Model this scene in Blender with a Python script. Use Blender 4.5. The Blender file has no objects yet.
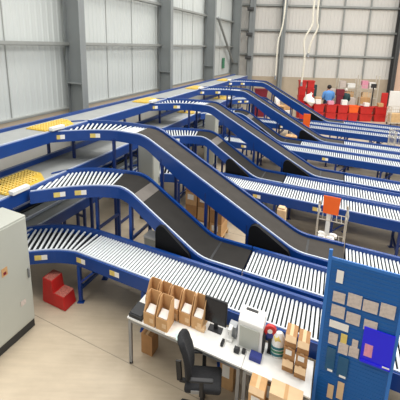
import bpy, bmesh, math, random
from mathutils import Vector, Matrix
random.seed(7)
scn = bpy.context.scene
COL = scn.collection

# ------------------------------------------------------------------ plan axes
# e1 runs along the long side wall (away), e2 along the sorting lanes (to the right)
E1 = Vector((math.sin(math.radians(15.587)), math.cos(math.radians(15.587)), 0))
E2 = Vector((math.sin(math.radians(124.049)), math.cos(math.radians(124.049)), 0))
N2 = Vector((-E2.y, E2.x, 0))
CAMH = 4.2
def W(s, t, z=0.0):
    v = E1*s + E2*t
    return Vector((v.x, v.y, z))

# ------------------------------------------------------------------ materials
def mat(name, rgb, rough=.5, metal=0.0, var=.08, scale=6.0, bump=0.0, spec=.5, alpha=1.0, trans=0.0):
    m = bpy.data.materials.new(name); m.use_nodes = True
    nt = m.node_tree; b = nt.nodes['Principled BSDF']
    b.inputs['Roughness'].default_value = rough; b.inputs['Metallic'].default_value = metal
    b.inputs['Specular IOR Level'].default_value = spec
    tc = nt.nodes.new('ShaderNodeTexCoord'); n = nt.nodes.new('ShaderNodeTexNoise')
    n.inputs['Scale'].default_value = scale; n.inputs['Detail'].default_value = 3
    nt.links.new(tc.outputs['Object'], n.inputs['Vector'])
    r = nt.nodes.new('ShaderNodeValToRGB')
    r.color_ramp.elements[0].position = .3; r.color_ramp.elements[1].position = .7
    r.color_ramp.elements[0].color = (*[c*(1-var) for c in rgb], 1)
    r.color_ramp.elements[1].color = (*[min(1, c*(1+var)) for c in rgb], 1)
    nt.links.new(n.outputs['Fac'], r.inputs['Fac']); nt.links.new(r.outputs['Color'], b.inputs['Base Color'])
    if bump:
        bp = nt.nodes.new('ShaderNodeBump'); bp.inputs['Strength'].default_value = bump; bp.inputs['Distance'].default_value = .01
        n2 = nt.nodes.new('ShaderNodeTexNoise'); n2.inputs['Scale'].default_value = scale*12
        nt.links.new(tc.outputs['Object'], n2.inputs['Vector']); nt.links.new(n2.outputs['Fac'], bp.inputs['Height'])
        nt.links.new(bp.outputs['Normal'], b.inputs['Normal'])
    if alpha < 1: b.inputs['Alpha'].default_value = alpha
    if trans: b.inputs['Transmission Weight'].default_value = trans
    return m
def srgb(r, g, b):
    f = lambda c: (c/255/12.92) if c/255 <= .04045 else ((c/255+.055)/1.055)**2.4
    return (f(r), f(g), f(b))
M = {}
M['blue'] = mat('blue_painted_steel', srgb(8, 60, 132), .36, 0, .06, 3)
M['navy'] = mat('dark_blue_steel', srgb(16, 44, 104), .4, 0, .08, 3)
M['rail'] = mat('bright_aluminium_edge', srgb(205, 212, 222), .4, .2, .04, 8)
M['roller'] = mat('zinc_roller', srgb(232, 236, 236), .4, .1, .04, 20)
M['belt'] = mat('charcoal_belt', srgb(48, 46, 44), .9, 0, .08, 4, .2, .12)
M['lacing'] = mat('belt_lacing', srgb(104, 98, 92), .85, 0, .09, 4, .2)
M['joint'] = mat('joint_sealant', srgb(150, 139, 123), .8, 0, .1, 3)
M['under'] = mat('gap_shade_dark', srgb(22, 26, 36), .8, 0, .1, 3)  # near-black colour that paints the shade in the roller gaps
M['lowwall'] = mat('pale_low_wall', srgb(196, 194, 186), .75, 0, .06, 1.2)
M['belt_light'] = mat('grey_belt', srgb(150, 152, 150), .65, 0, .07, 3, .1)
M['belt_tan'] = mat('worn_grey_belt', srgb(70, 66, 62), .9, 0, .09, 4, .2, .12)
M['yellow'] = mat('yellow_plastic', srgb(214, 178, 62), .5, 0, .12, 9)
M['white'] = mat('white_plastic', srgb(236, 234, 228), .45, 0, .02, 5)
M['cream'] = mat('light_grey_enamel', srgb(184, 185, 174), .45, 0, .03, 2)
M['plinth'] = mat('black_plinth', srgb(42, 42, 42), .6, 0, .1, 5)
M['black'] = mat('black_plastic', srgb(28, 28, 30), .5, 0, .15, 8)
M['housing'] = mat('black_guard', srgb(13, 13, 15), .7, 0, .1, 8, 0, .2)
M['fabric'] = mat('black_fabric', srgb(34, 34, 36), .9, 0, .2, 40, .3)
M['screen'] = mat('dark_screen', srgb(30, 32, 38), .2, 0, .05, 3)
M['steel'] = mat('grey_steel', srgb(150, 152, 154), .35, .5, .08, 6)
M['column'] = mat('grey_painted_column', srgb(138, 142, 142), .55, 0, .05, 1.5)
M['girt'] = mat('galvanised_girt', srgb(158, 160, 156), .5, .2, .06, 3)
M['dark'] = mat('dark_bracket', srgb(70, 70, 70), .6, 0, .1, 5)
M['clad'] = mat('white_cladding', srgb(200, 204, 201), .6, 0, .03, .7)
M['clad_back'] = mat('white_back_cladding', srgb(224, 220, 213), .55, 0, .03, .5)
M['peach'] = mat('peach_panel', srgb(226, 192, 168), .7, 0, .05, 1.2)
M['dado'] = mat('tan_blockwork', srgb(190, 174, 152), .8, 0, .08, 1.2, .2)
M['card'] = mat('brown_cardboard', srgb(202, 158, 108), .8, 0, .08, 9)
M['card_d'] = mat('dark_cardboard', srgb(172, 126, 80), .8, 0, .08, 9)
M['card_l'] = mat('pale_cardboard', srgb(222, 188, 146), .8, 0, .05, 9)
M['paper'] = mat('white_paper', srgb(240, 236, 228), .7, 0, .03, 9)
M['tagp'] = mat('buff_tag', srgb(204, 190, 180), .7, 0, .14, 30)
M['pinktag'] = mat('pink_tag', srgb(224, 150, 170), .7, 0, .1, 30)
M['yellowtag'] = mat('yellow_tag', srgb(226, 200, 110), .7, 0, .1, 20)
M['red'] = mat('red_plastic', srgb(196, 36, 32), .45, 0, .08, 5)
M['grip'] = mat('worn_red_grip', srgb(186, 108, 94), .8, 0, .35, 60)
M['maroon'] = mat('maroon_plastic', srgb(120, 22, 42), .5, 0, .1, 5)
M['orange'] = mat('orange_board', srgb(246, 104, 32), .5, 0, .03, 6)
M['board'] = mat('blue_panel', srgb(9, 92, 160), .5, 0, .05, 3)
M['boardpost'] = mat('blue_panel_frame', srgb(38, 112, 190), .4, 0, .04, 4)
M['folder'] = mat('bright_blue_plastic', srgb(22, 20, 225), .4, 0, .05, 4)
M['sleeve'] = mat('teal_sleeve', srgb(16, 84, 122), .25, 0, .06, 9)
M['bluebox'] = mat('navy_card', srgb(44, 56, 128), .6, 0, .06, 8)
M['green'] = mat('green_plastic', srgb(60, 130, 96), .5, 0, .1, 8)
M['teal'] = mat('teal_plastic', srgb(38, 112, 120), .5, 0, .1, 8)
M['skin'] = mat('skin', srgb(205, 152, 122), .6, 0, .04, 8)
M['shirt'] = mat('light_blue_shirt', srgb(92, 150, 214), .85, 0, .06, 10)
M['greenshirt'] = mat('dark_green_top', srgb(44, 74, 76), .85, 0, .08, 10)
M['whiteshirt'] = mat('white_top', srgb(238, 234, 230), .85, 0, .03, 10)
M['trouser'] = mat('dark_trousers', srgb(40, 44, 58), .85, 0, .08, 10)
M['hair'] = mat('dark_hair', srgb(30, 24, 22), .7, 0, .1, 20)
M['greyhair'] = mat('pale_hair', srgb(214, 208, 196), .7, 0, .1, 20)
M['wire'] = mat('pale_wire', srgb(200, 192, 176), .5, .2, .05, 10)
M['hose'] = mat('cream_hose', srgb(222, 216, 200), .5, 0, .05, 12)
M['pallet'] = mat('pale_wood', srgb(206, 172, 126), .8, 0, .1, 7)

def floor_mat():
    m = bpy.data.materials.new('concrete_floor'); m.use_nodes = True
    nt = m.node_tree; b = nt.nodes['Principled BSDF']; b.inputs['Roughness'].default_value = .42
    tc = nt.nodes.new('ShaderNodeTexCoord')
    n1 = nt.nodes.new('ShaderNodeTexNoise'); n1.inputs['Scale'].default_value = .55; n1.inputs['Detail'].default_value = 6; n1.inputs['Roughness'].default_value = .65
    n2 = nt.nodes.new('ShaderNodeTexNoise'); n2.inputs['Scale'].default_value = 5; n2.inputs['Detail'].default_value = 5
    mp = nt.nodes.new('ShaderNodeMapping'); mp.inputs['Rotation'].default_value = (0, 0, math.radians(34)); mp.inputs['Scale'].default_value = (.35, 3.0, 1)
    nt.links.new(tc.outputs['Object'], mp.inputs['Vector'])
    nt.links.new(tc.outputs['Object'], n1.inputs['Vector']); nt.links.new(mp.outputs['Vector'], n2.inputs['Vector'])
    r1 = nt.nodes.new('ShaderNodeValToRGB')
    r1.color_ramp.elements[0].position = .32; r1.color_ramp.elements[0].color = (*srgb(178, 162, 138), 1)
    r1.color_ramp.elements[1].position = .68; r1.color_ramp.elements[1].color = (*srgb(206, 190, 165), 1)
    r2 = nt.nodes.new('ShaderNodeValToRGB')
    r2.color_ramp.elements[0].position = .35; r2.color_ramp.elements[0].color = (.93, .925, .92, 1)
    r2.color_ramp.elements[1].position = .65; r2.color_ramp.elements[1].color = (1, 1, 1, 1)
    mx = nt.nodes.new('ShaderNodeMixRGB'); mx.blend_type = 'MULTIPLY'; mx.inputs['Fac'].default_value = 1
    nt.links.new(n1.outputs['Fac'], r1.inputs['Fac']); nt.links.new(n2.outputs['Fac'], r2.inputs['Fac'])
    nt.links.new(r1.outputs['Color'], mx.inputs['Color1']); nt.links.new(r2.outputs['Color'], mx.inputs['Color2'])
    nt.links.new(mx.outputs['Color'], b.inputs['Base Color'])
    return m
M['floor'] = floor_mat()

# ------------------------------------------------------------------ mesh builder
class MB:
    def __init__(self): self.v = []; self.f = []; self.mi = []; self.cur = 0
    def quad(self, *p):
        i = len(self.v); self.v += [Vector(q) for q in p]; self.f.append(tuple(range(i, i+len(p)))); self.mi.append(self.cur)
    def hexa(self, b, t):            # 4 bottom + 4 top points, counter-clockwise from above
        i = len(self.v); self.v += [Vector(q) for q in b] + [Vector(q) for q in t]
        for f in ((3, 2, 1, 0), (4, 5, 6, 7), (0, 1, 5, 4), (1, 2, 6, 5), (2, 3, 7, 6), (3, 0, 4, 7)):
            self.f.append(tuple(i+k for k in f)); self.mi.append(self.cur)
        return self
    def sbox(self, s0, s1, t0, t1, z0, z1):
        # E1 x E2 points down: order t first for an upward top
        p = [(s0, t0), (s0, t1), (s1, t1), (s1, t0)]
        return self.hexa([W(a, b, z0) for a, b in p], [W(a, b, z1) for a, b in p])
    def box(self, x0, x1, y0, y1, z0, z1):
        p = [(x0, y0), (x1, y0), (x1, y1), (x0, y1)]
        return self.hexa([Vector((a, b, z0)) for a, b in p], [Vector((a, b, z1)) for a, b in p])
    def bar(self, a, b, w, h=None, up=Vector((0, 0, 1))):   # square bar between points
        a = Vector(a); b = Vector(b); h = h or w; d = (b-a).normalized()
        if abs(d.dot(up)) > .98: up = E1
        x = d.cross(up).normalized()*w/2; y = x.cross(d).normalized()*h/2
        return self.hexa([a-x-y, a+x-y, a+x+y, a-x+y][::1], [b-x-y, b+x-y, b+x+y, b-x+y])
    def tube(self, pts, r, n=10, caps=True):
        pts = [Vector(p) for p in pts]; rs = r if isinstance(r, (list, tuple)) else [r]*len(pts)
        base = len(self.v); ref = None
        for k, p in enumerate(pts):
            d = (pts[min(k+1, len(pts)-1)]-pts[max(k-1, 0)]).normalized()
            if ref is None: ref = Vector((0, 0, 1)) if abs(d.z) < .9 else Vector((1, 0, 0))
            x = d.cross(ref).normalized(); y = d.cross(x).normalized()
            ref = -y if False else x.cross(d)
            for q in range(n):
                a = 2*math.pi*q/n; self.v.append(p+(x*math.cos(a)+y*math.sin(a))*rs[k])
        for k in range(len(pts)-1):
            for q in range(n):
                a = base+k*n+q; b = base+k*n+(q+1) % n
                self.f.append((a, b, b+n, a+n)); self.mi.append(self.cur)
        if caps:
            self.f.append(tuple(base+q for q in range(n))[::-1]); self.mi.append(self.cur)
            self.f.append(tuple(base+(len(pts)-1)*n+q for q in range(n))); self.mi.append(self.cur)
        return self
    def sphere(self, c, r, nu=14, nv=9, sx=1, sy=1, sz=1):
        c = Vector(c); i = len(self.v)
        for a in range(nv+1):
            th = math.pi*a/nv
            for b in range(nu):
                ph = 2*math.pi*b/nu
                self.v.append(c+Vector((r*sx*math.sin(th)*math.cos(ph), r*sy*math.sin(th)*math.sin(ph), r*sz*math.cos(th))))
        for a in range(nv):
            for b in range(nu):
                self.f.append((i+a*nu+b, i+(a+1)*nu+b, i+(a+1)*nu+(b+1) % nu, i+a*nu+(b+1) % nu)); self.mi.append(self.cur)
        return self
    def build(self, name, mats, parent=None, smooth=False, bevel=0, local=False, segs=2):
        me = bpy.data.meshes.new(name)
        off = Vector((0, 0, 0))
        if parent is not None and not local: off = wloc(parent)
        me.from_pydata([tuple(p-off) for p in self.v], [], self.f)
        for m in (mats if isinstance(mats, (list, tuple)) else [mats]): me.materials.append(m)
        me.polygons.foreach_set('material_index', self.mi)
        bm = bmesh.new(); bm.from_mesh(me); bmesh.ops.remove_doubles(bm, verts=bm.verts, dist=1e-5)
        bmesh.ops.recalc_face_normals(bm, faces=bm.faces); bm.to_mesh(me); bm.free()
        if smooth:
            me.polygons.foreach_set('use_smooth', [True]*len(me.polygons))
            try: me.set_sharp_from_angle(angle=math.radians(40))
            except Exception: pass
        o = bpy.data.objects.new(name, me); COL.objects.link(o)
        if parent is not None: o.parent = parent
        if bevel:
            md = o.modifiers.new('bevel', 'BEVEL'); md.width = bevel; md.segments = segs; md.limit_method = 'ANGLE'
        return o
def wloc(o):
    v = Vector((0, 0, 0))
    while o is not None: v += o.location; o = o.parent
    return v
def tag(o, label, cat, group=None, kind=None):
    o['label'] = label; o['category'] = cat
    if group: o['group'] = group
    if kind: o['kind'] = kind
    return o
def thing(name, loc, label, cat, group=None, rz=0):
    o = bpy.data.objects.new(name, None); COL.objects.link(o); o.location = loc; o.rotation_euler = (0, 0, rz)
    o.empty_display_size = .1
    return tag(o, label, cat, group)
def solo(mb, name, mats, label, cat, group=None, **k):
    """a thing that is one mesh; its origin goes to its base centre"""
    xs = [p.x for p in mb.v]; ys = [p.y for p in mb.v]; zs = [p.z for p in mb.v]
    c = Vector(((min(xs)+max(xs))/2, (min(ys)+max(ys))/2, min(zs)))
    for p in mb.v: p -= c
    o = mb.build(name, mats, None, **k); o.location = c
    return tag(o, label, cat, group)
def struct(mb, name, mats, **k):
    o = mb.build(name, mats, None, **k); o['kind'] = 'structure'; return o

# ------------------------------------------------------------------ the hall
mb = MB(); mb.box(-30, 34, -4, 40, -.2, 0); struct(mb, 'floor', M['floor'])
# expansion joints in the slab (dark sealant strips)
for i, (a, b) in enumerate((((4.25, -5.0), (4.27, 3.0)), ((9.5, -6.0), (9.5, 6.0)), ((14.7, -6), (14.7, 8)))):
    mb = MB(); mb.sbox(a[0]-.006, a[0]+.006, a[1], b[1], -.01, .002); struct(mb, 'trim_%d' % (i+1), M['joint'])

TW = -8.0                                     # inner face of the long wall
def ribbed(mb, P, L, z0, z1, pitch=.25, depth=.014):
    """trapezoid cladding: P(u, d, z) -> point; u along the wall, d out of the wall"""
    u = 0
    prof = []
    while u < L:
        prof += [(u, 0), (u+pitch*.55, 0), (u+pitch*.66, depth), (u+pitch*.89, depth)]
        u += pitch
    prof.append((L, 0))
    for (a, da), (b, db) in zip(prof, prof[1:]):
        mb.quad(P(a, da, z0), P(b, db, z0), P(b, db, z1), P(a, da, z1))
ZD = 2.32
mb = MB(); ribbed(mb, lambda u, d, z: W(3.0+u, TW+d, z), 31.0, ZD, 10.0)
mb.sbox(3.0, 34.0, TW-.25, TW-.06, ZD, 10.0); struct(mb, 'wall_left', M['clad'])
mb = MB(); mb.sbox(3.0, 34.0, TW-.25, TW+.10, 0, 2.1); struct(mb, 'wall_left_lower', M['lowwall'])
mb = MB(); mb.sbox(3.0, 34.0, TW-.25, TW+.105, 2.1, ZD); struct(mb, 'trim_40', M['dado'])
mb = MB(); mb.sbox(3.0, 34.0, TW-.02, TW+.13, ZD, ZD+.05); struct(mb, 'trim_4', M['girt'])
for i, z in enumerate((4.12, 5.72, 7.4)):
    mb = MB()
    mb.sbox(3.0, 34.0, TW+.04, TW+.2, z-.05, z-.03); mb.sbox(3.0, 34.0, TW+.18, TW+.2, z-.05, z+.05)
    struct(mb, 'trim_%d' % (5+i), M['girt'])
# panel joints
for i, s in enumerate((7.35, 12.55, 14.6, 20.6, 22.3, 28.3)):
    mb = MB(); mb.sbox(s-.012, s+.012, TW+.012, TW+.02, ZD+.05, 10); struct(mb, 'trim_%d' % (10+i), M['girt'])
# portal columns (I sections)
for i, s in enumerate((9.82, 17.2, 24.4, 31.4)):
    mb = MB(); d = .74
    mb.sbox(s+.14, s+.17, TW+.04, TW+d, 0, 10)                     # web
    mb.sbox(s, s+.31, TW+d-.03, TW+d, 0, 10); mb.sbox(s, s+.31, TW+.11, TW+.14, 0, 10)
    mb.sbox(s-.0, s+.14, TW+.11, TW+d, 3.05, 3.08); mb.sbox(s, s+.31, TW+.11, TW+d, 0, .03)
    struct(mb, 'column_%d' % (i+1), M['column'], bevel=.006)
# diagonal brace between third and fourth bay
mb = MB(); mb.tube([W(26.6, TW+.3, 5.75), W(31.3, TW+.3, 3.1)], .07, 10); tag(mb.build('diagonal_brace', M['column']), 'grey diagonal steel brace between the two far wall columns', 'brace')
mb = MB(); mb.sbox(29.0, 29.6, TW+.06, TW+.09, 2.75, 3.4)
solo(mb, 'safety_sign', M['green'], 'small green safety sign fixed on the white wall below the diagonal brace', 'sign')

# back wall
YB = 37.0
mb = MB(); ribbed(mb, lambda u, d, z: Vector((1.0+u, YB-d, z)), 31.0, 2.05, 10.5)
mb.box(1.0, 32.0, YB+.06, YB+.25, 2.05, 10.5); struct(mb, 'wall_back', M['clad_back'])
mb = MB(); mb.box(1.0, 32.0, YB-.1, YB+.25, 0, 2.05); struct(mb, 'wall_back_lower', M['dado'])
for i, z in enumerate((3.62, 5.32, 7.02, 8.7)):
    mb = MB(); mb.box(1.0, 32, YB-.2, YB-.05, z-.08, z-.05); mb.box(1.0, 32, YB-.2, YB-.17, z-.08, z+.08); struct(mb, 'trim_%d' % (20+i), M['girt'])
for i, x in enumerate((8.35, 10.1, 12.0, 16.2, 18.1)):
    mb = MB(); mb.box(x-.05, x+.05, YB-.14, YB-.05, 2.05, 10.5); struct(mb, 'trim_%d' % (30+i), M['girt'])
for i, (x, w) in enumerate(((3.4, .42), (5.7, .3), (14.1, .3), (21.5, .3))):
    mb = MB(); y0 = YB-.75
    mb.box(x-.015, x+.015, y0, YB-.1, 0, 10.5); mb.box(x-w/2, x+w/2, y0, y0+.03, 0, 10.5); mb.box(x-w/2, x+w/2, YB-.16, YB-.12, 0, 10.5)
    struct(mb, 'column_%d' % (5+i), M['column'] if i < 2 else M['dark'], bevel=.006)
for z in (3.4, 5.0, 6.7):
    mb = MB(); mb.box(3.0, 3.45, YB-.95, YB-.752, z-.12, z+.12); mb.box(3.1, 3.35, YB-1.05, YB-.95, z-.06, z+.06)
    solo(mb, 'beam_bracket', M['dark'], {3.4: 'lowest dark bracket on the corner column of the back wall', 5.0: 'middle dark bracket on the corner column of the back wall', 6.7: 'upper dark bracket on the corner column of the back wall'}[z], 'bracket', 'brackets on the corner column')

# ------------------------------------------------------------------ conveyors
def bez(a, b, c, u):
    return tuple(a[k]*(1-u)**2+2*b[k]*u*(1-u)+c[k]*u*u for k in range(2))
def roller_mesh():
    mb = MB(); n = 10
    mb.tube([(-.5, 0, 0), (.5, 0, 0)], .0195, n)
    me_o = mb.build('roller', M['roller'], None, smooth=True); me = me_o.data
    bpy.data.objects.remove(me_o); return me
ROLL = roller_mesh()
def add_rollers(root, pairs, cap=100):
    rest = MB()
    for k, (a, b) in enumerate(pairs):
        a = Vector(a); b = Vector(b); c = (a+b)/2; d = b-a; L = d.length-.01; x = d.normalized()
        if k < cap:
            o = bpy.data.objects.new('roller', ROLL); COL.objects.link(o); o.parent = root
            y = Vector((0, 0, 1)).cross(x).normalized(); z = x.cross(y)
            R = Matrix((x, y, z)).transposed().to_4x4()
            o.matrix_basis = Matrix.Translation(c-root.location) @ R @ Matrix.Diagonal((L, 1, 1, 1))
        else: rest.tube([a+d.normalized()*.005, b-d.normalized()*.005], .0195, 8)
    if rest.v:
        o = rest.build('roller_run', M['roller'], root, smooth=True); o['kind'] = 'stuff'

def outward(N, F, i):
    d = Vector(N[i])-Vector(F[i]); d.z = 0; return d.normalized()
def strip(N, F, w, zlo, zhi, gap=0.0):
    """solid ribbon running along N on the side away from F"""
    mb = MB(); L = []
    for i in range(len(N)):
        o = outward(N, F, i); p = Vector(N[i])
        L.append((p+o*gap, p+o*(gap+w)))
    ZL = zlo if isinstance(zlo, list) else [zlo]*len(N)
    for q, ((a0, a1), (b0, b1)) in enumerate(zip(L, L[1:])):
        z0 = Vector((0, 0, ZL[q])); y0 = Vector((0, 0, ZL[q+1])); z1 = Vector((0, 0, zhi))
        i = len(mb.v); mb.v += [a0+z0, a1+z0, a1+z1, a0+z1, b0+y0, b1+y0, b1+z1, b0+z1]
        for f in ((0, 1, 5, 4), (1, 2, 6, 5), (2, 3, 7, 6), (3, 0, 4, 7)): mb.f.append(tuple(i+k for k in f)); mb.mi.append(0)
    a0, a1 = L[0]; z0 = Vector((0, 0, ZL[0])); z1 = Vector((0, 0, zhi)); mb.quad(a0+z0, a1+z0, a1+z1, a0+z1)
    a0, a1 = L[-1]; z0 = Vector((0, 0, ZL[-1])); mb.quad(a0+z0, a1+z0, a1+z1, a0+z1)
    return mb
def belt_mesh(N, F, th=.025, inset=.01):
    mb = MB()
    for (a, b, c, d) in zip(N, N[1:], F[1:], F):
        a, b, c, d = map(Vector, (a, b, c, d)); dn = Vector((0, 0, -th))
        mb.quad(a, b, c, d); mb.quad(a+dn, b+dn, c+dn, d+dn)
        mb.quad(a, b, b+dn, a+dn); mb.quad(d, c, c+dn, d+dn)
    a, d = Vector(N[0]), Vector(F[0]); dn = Vector((0, 0, -th)); mb.quad(a, d, d+dn, a+dn)
    a, d = Vector(N[-1]), Vector(F[-1]); mb.quad(a, d, d+dn, a+dn)
    return mb
def leg_frame(root, pn, pf, ztop, brace=True, mtl='blue', cross=(.25,), toe=None):
    """two posts, one under each side frame, tied together"""
    for p in (pn, pf):
        mb = MB(); p = Vector((p[0], p[1], 0))
        mb.bar(p, p+Vector((0, 0, ztop)), .055, .055)
        mb.box(p.x-.055, p.x+.055, p.y-.055, p.y+.055, 0, .012)
        lg = mb.build('leg', M[mtl], root)
        if brace:
            mb = MB(); q = p+Vector((0, 0, ztop-.32)); r = p+E2*.34+Vector((0, 0, ztop-.02)); mb.bar(q, r, .035, .035); mb.build('brace', M[mtl], lg)
    a = Vector((pn[0], pn[1], 0)); b = Vector((pf[0], pf[1], 0))
    for z in cross:
        mb = MB(); mb.bar(a+Vector((0, 0, z)), b+Vector((0, 0, z)), .04, .05); mb.build('cross_member', M[mtl], root)
def sticker(root, N, F, i, dz, w=.2, h=.085, gap=.072, halves=True):
    p = (Vector(N[i])+Vector(N[i+1]))/2; o = outward(N, F, i); d = (Vector(N[i+1])-Vector(N[i])).normalized()
    c = p+o*gap+Vector((0, 0, dz)); mb = MB(); up = Vector((0, 0, 1)); up = (up-d*up.dot(d)).normalized()
    for k, (a, b) in enumerate(((-.5, 0.05), (.05, .5))):
        mb.cur = k
        q = [c+d*w*a-up*h/2, c+d*w*b-up*h/2, c+d*w*b+up*h/2, c+d*w*a+up*h/2]
        mb.hexa(q, [v+o*.004 for v in q])
    mb.build('label_sticker', [M['yellowtag'], M['paper'] if halves else M['yellowtag']], root)

def spur_curve(sN, sF, tsh, z, n=14):
    N, F = [], []
    for i in range(n+1):
        u = i/n
        a = bez((sN-1.22, -5.05+tsh), (sN-.15, -4.35+tsh), (sN, -3.7+tsh), u)
        b = bez((sF-1.13, -5.3+tsh), (sF-.10, -5.0+tsh), (sF, -3.7+tsh), u)
        N.append(W(a[0], a[1], z)); F.append(W(b[0], b[1], z))
    return N, F
def lerp_pairs(N, F, num):
    """num roller positions evenly spread along the two edges"""
    out = []
    for k in range(num):
        f = (k+.5)/num*(len(N)-1); i = min(int(f), len(N)-2); g = f-i
        out.append((Vector(N[i]).lerp(N[i+1], g), Vector(F[i]).lerp(F[i+1], g)))
    return out
DROP = Vector((0, 0, -.03))
PITCH = 5.2
ROW = ['nearest', 'second', 'third', 'far']
ROWLAB = ['nearest the desk', 'in the second row, behind the orange sign', 'in the third row', 'in the farthest row, by the red totes']

def frames(root, N, F, depth, rail=True, top=.05):
    lo = [-d for d in depth] if isinstance(depth, list) else -depth
    strip(N, F, .07, lo, .005).build('side_frame', M['blue'], root)
    strip(F, N, .07, lo, top).build('side_frame', M['blue'], root)
    if rail:
        strip(N, F, .03, .005, .022, .0).build('edge_rail', M['rail'], root)

def low_lane(k, tend, pitch):
    ds = k*PITCH; sN, sF = 5.05+ds, 5.85+ds; z = .9
    cn, cf = spur_curve(sN, sF, -.35, z)
    root = thing('roller_conveyor', W((sN+sF)/2, -2.0, 0), 'low curved roller conveyor '+ROWLAB[k], 'conveyor', 'low roller conveyors')
    t0 = -4.05
    tt = [-3.8+.25*q for q in range(60) if -3.8+.25*q < tend-.1]+[tend]
    N = cn+[W(sN, t, z) for t in tt]
    F = cf+[W(sF, t, z) for t in tt]
    frames(root, N, F, .21)
    pr = lerp_pairs(cn, cf, 17)
    dz = Vector((0, 0, -.10)); belt_mesh([p+dz for p in N], [p+dz for p in F], .01).build('gap_shade_sheet', M['under'], root)  # dark sheet added below the rollers, stands in for shade between them
    n = int((tend-t0)/pitch)
    pr += [(W(sN, t0+(i+.5)*pitch, z), W(sF, t0+(i+.5)*pitch, z)) for i in range(n)]
    if k == 0: pr = pr[::-1] if False else pr
    add_rollers(root, [(a+DROP, b+DROP) for a, b in pr])
    for i, t in enumerate((-4.0, -2.6, -1.2, .2, 1.6, 3.0, 4.4)):
        if t < tend-.1: leg_frame(root, W(sN-.04, t), W(sF+.04, t), z-.22, True, 'blue' if k < 1 else 'navy')
    for i in ((7, 14, 17, 23, 29) if k < 3 else (20,)): sticker(root, N, F, i, -.1)
    mb = strip([p-Vector((0, 0, .22)) for p in N], [p-Vector((0, 0, .22)) for p in F], .01, 0, .04)
    return root

def zprof(t, tt, tb, zt, zb):
    def f(x): return zt if x < tt else (zb if x > tb else zt+(zb-zt)*(x-tt)/(tb-tt))
    h = .16; return sum(f(t+h*(j-4)/4) for j in range(9))/9

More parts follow.
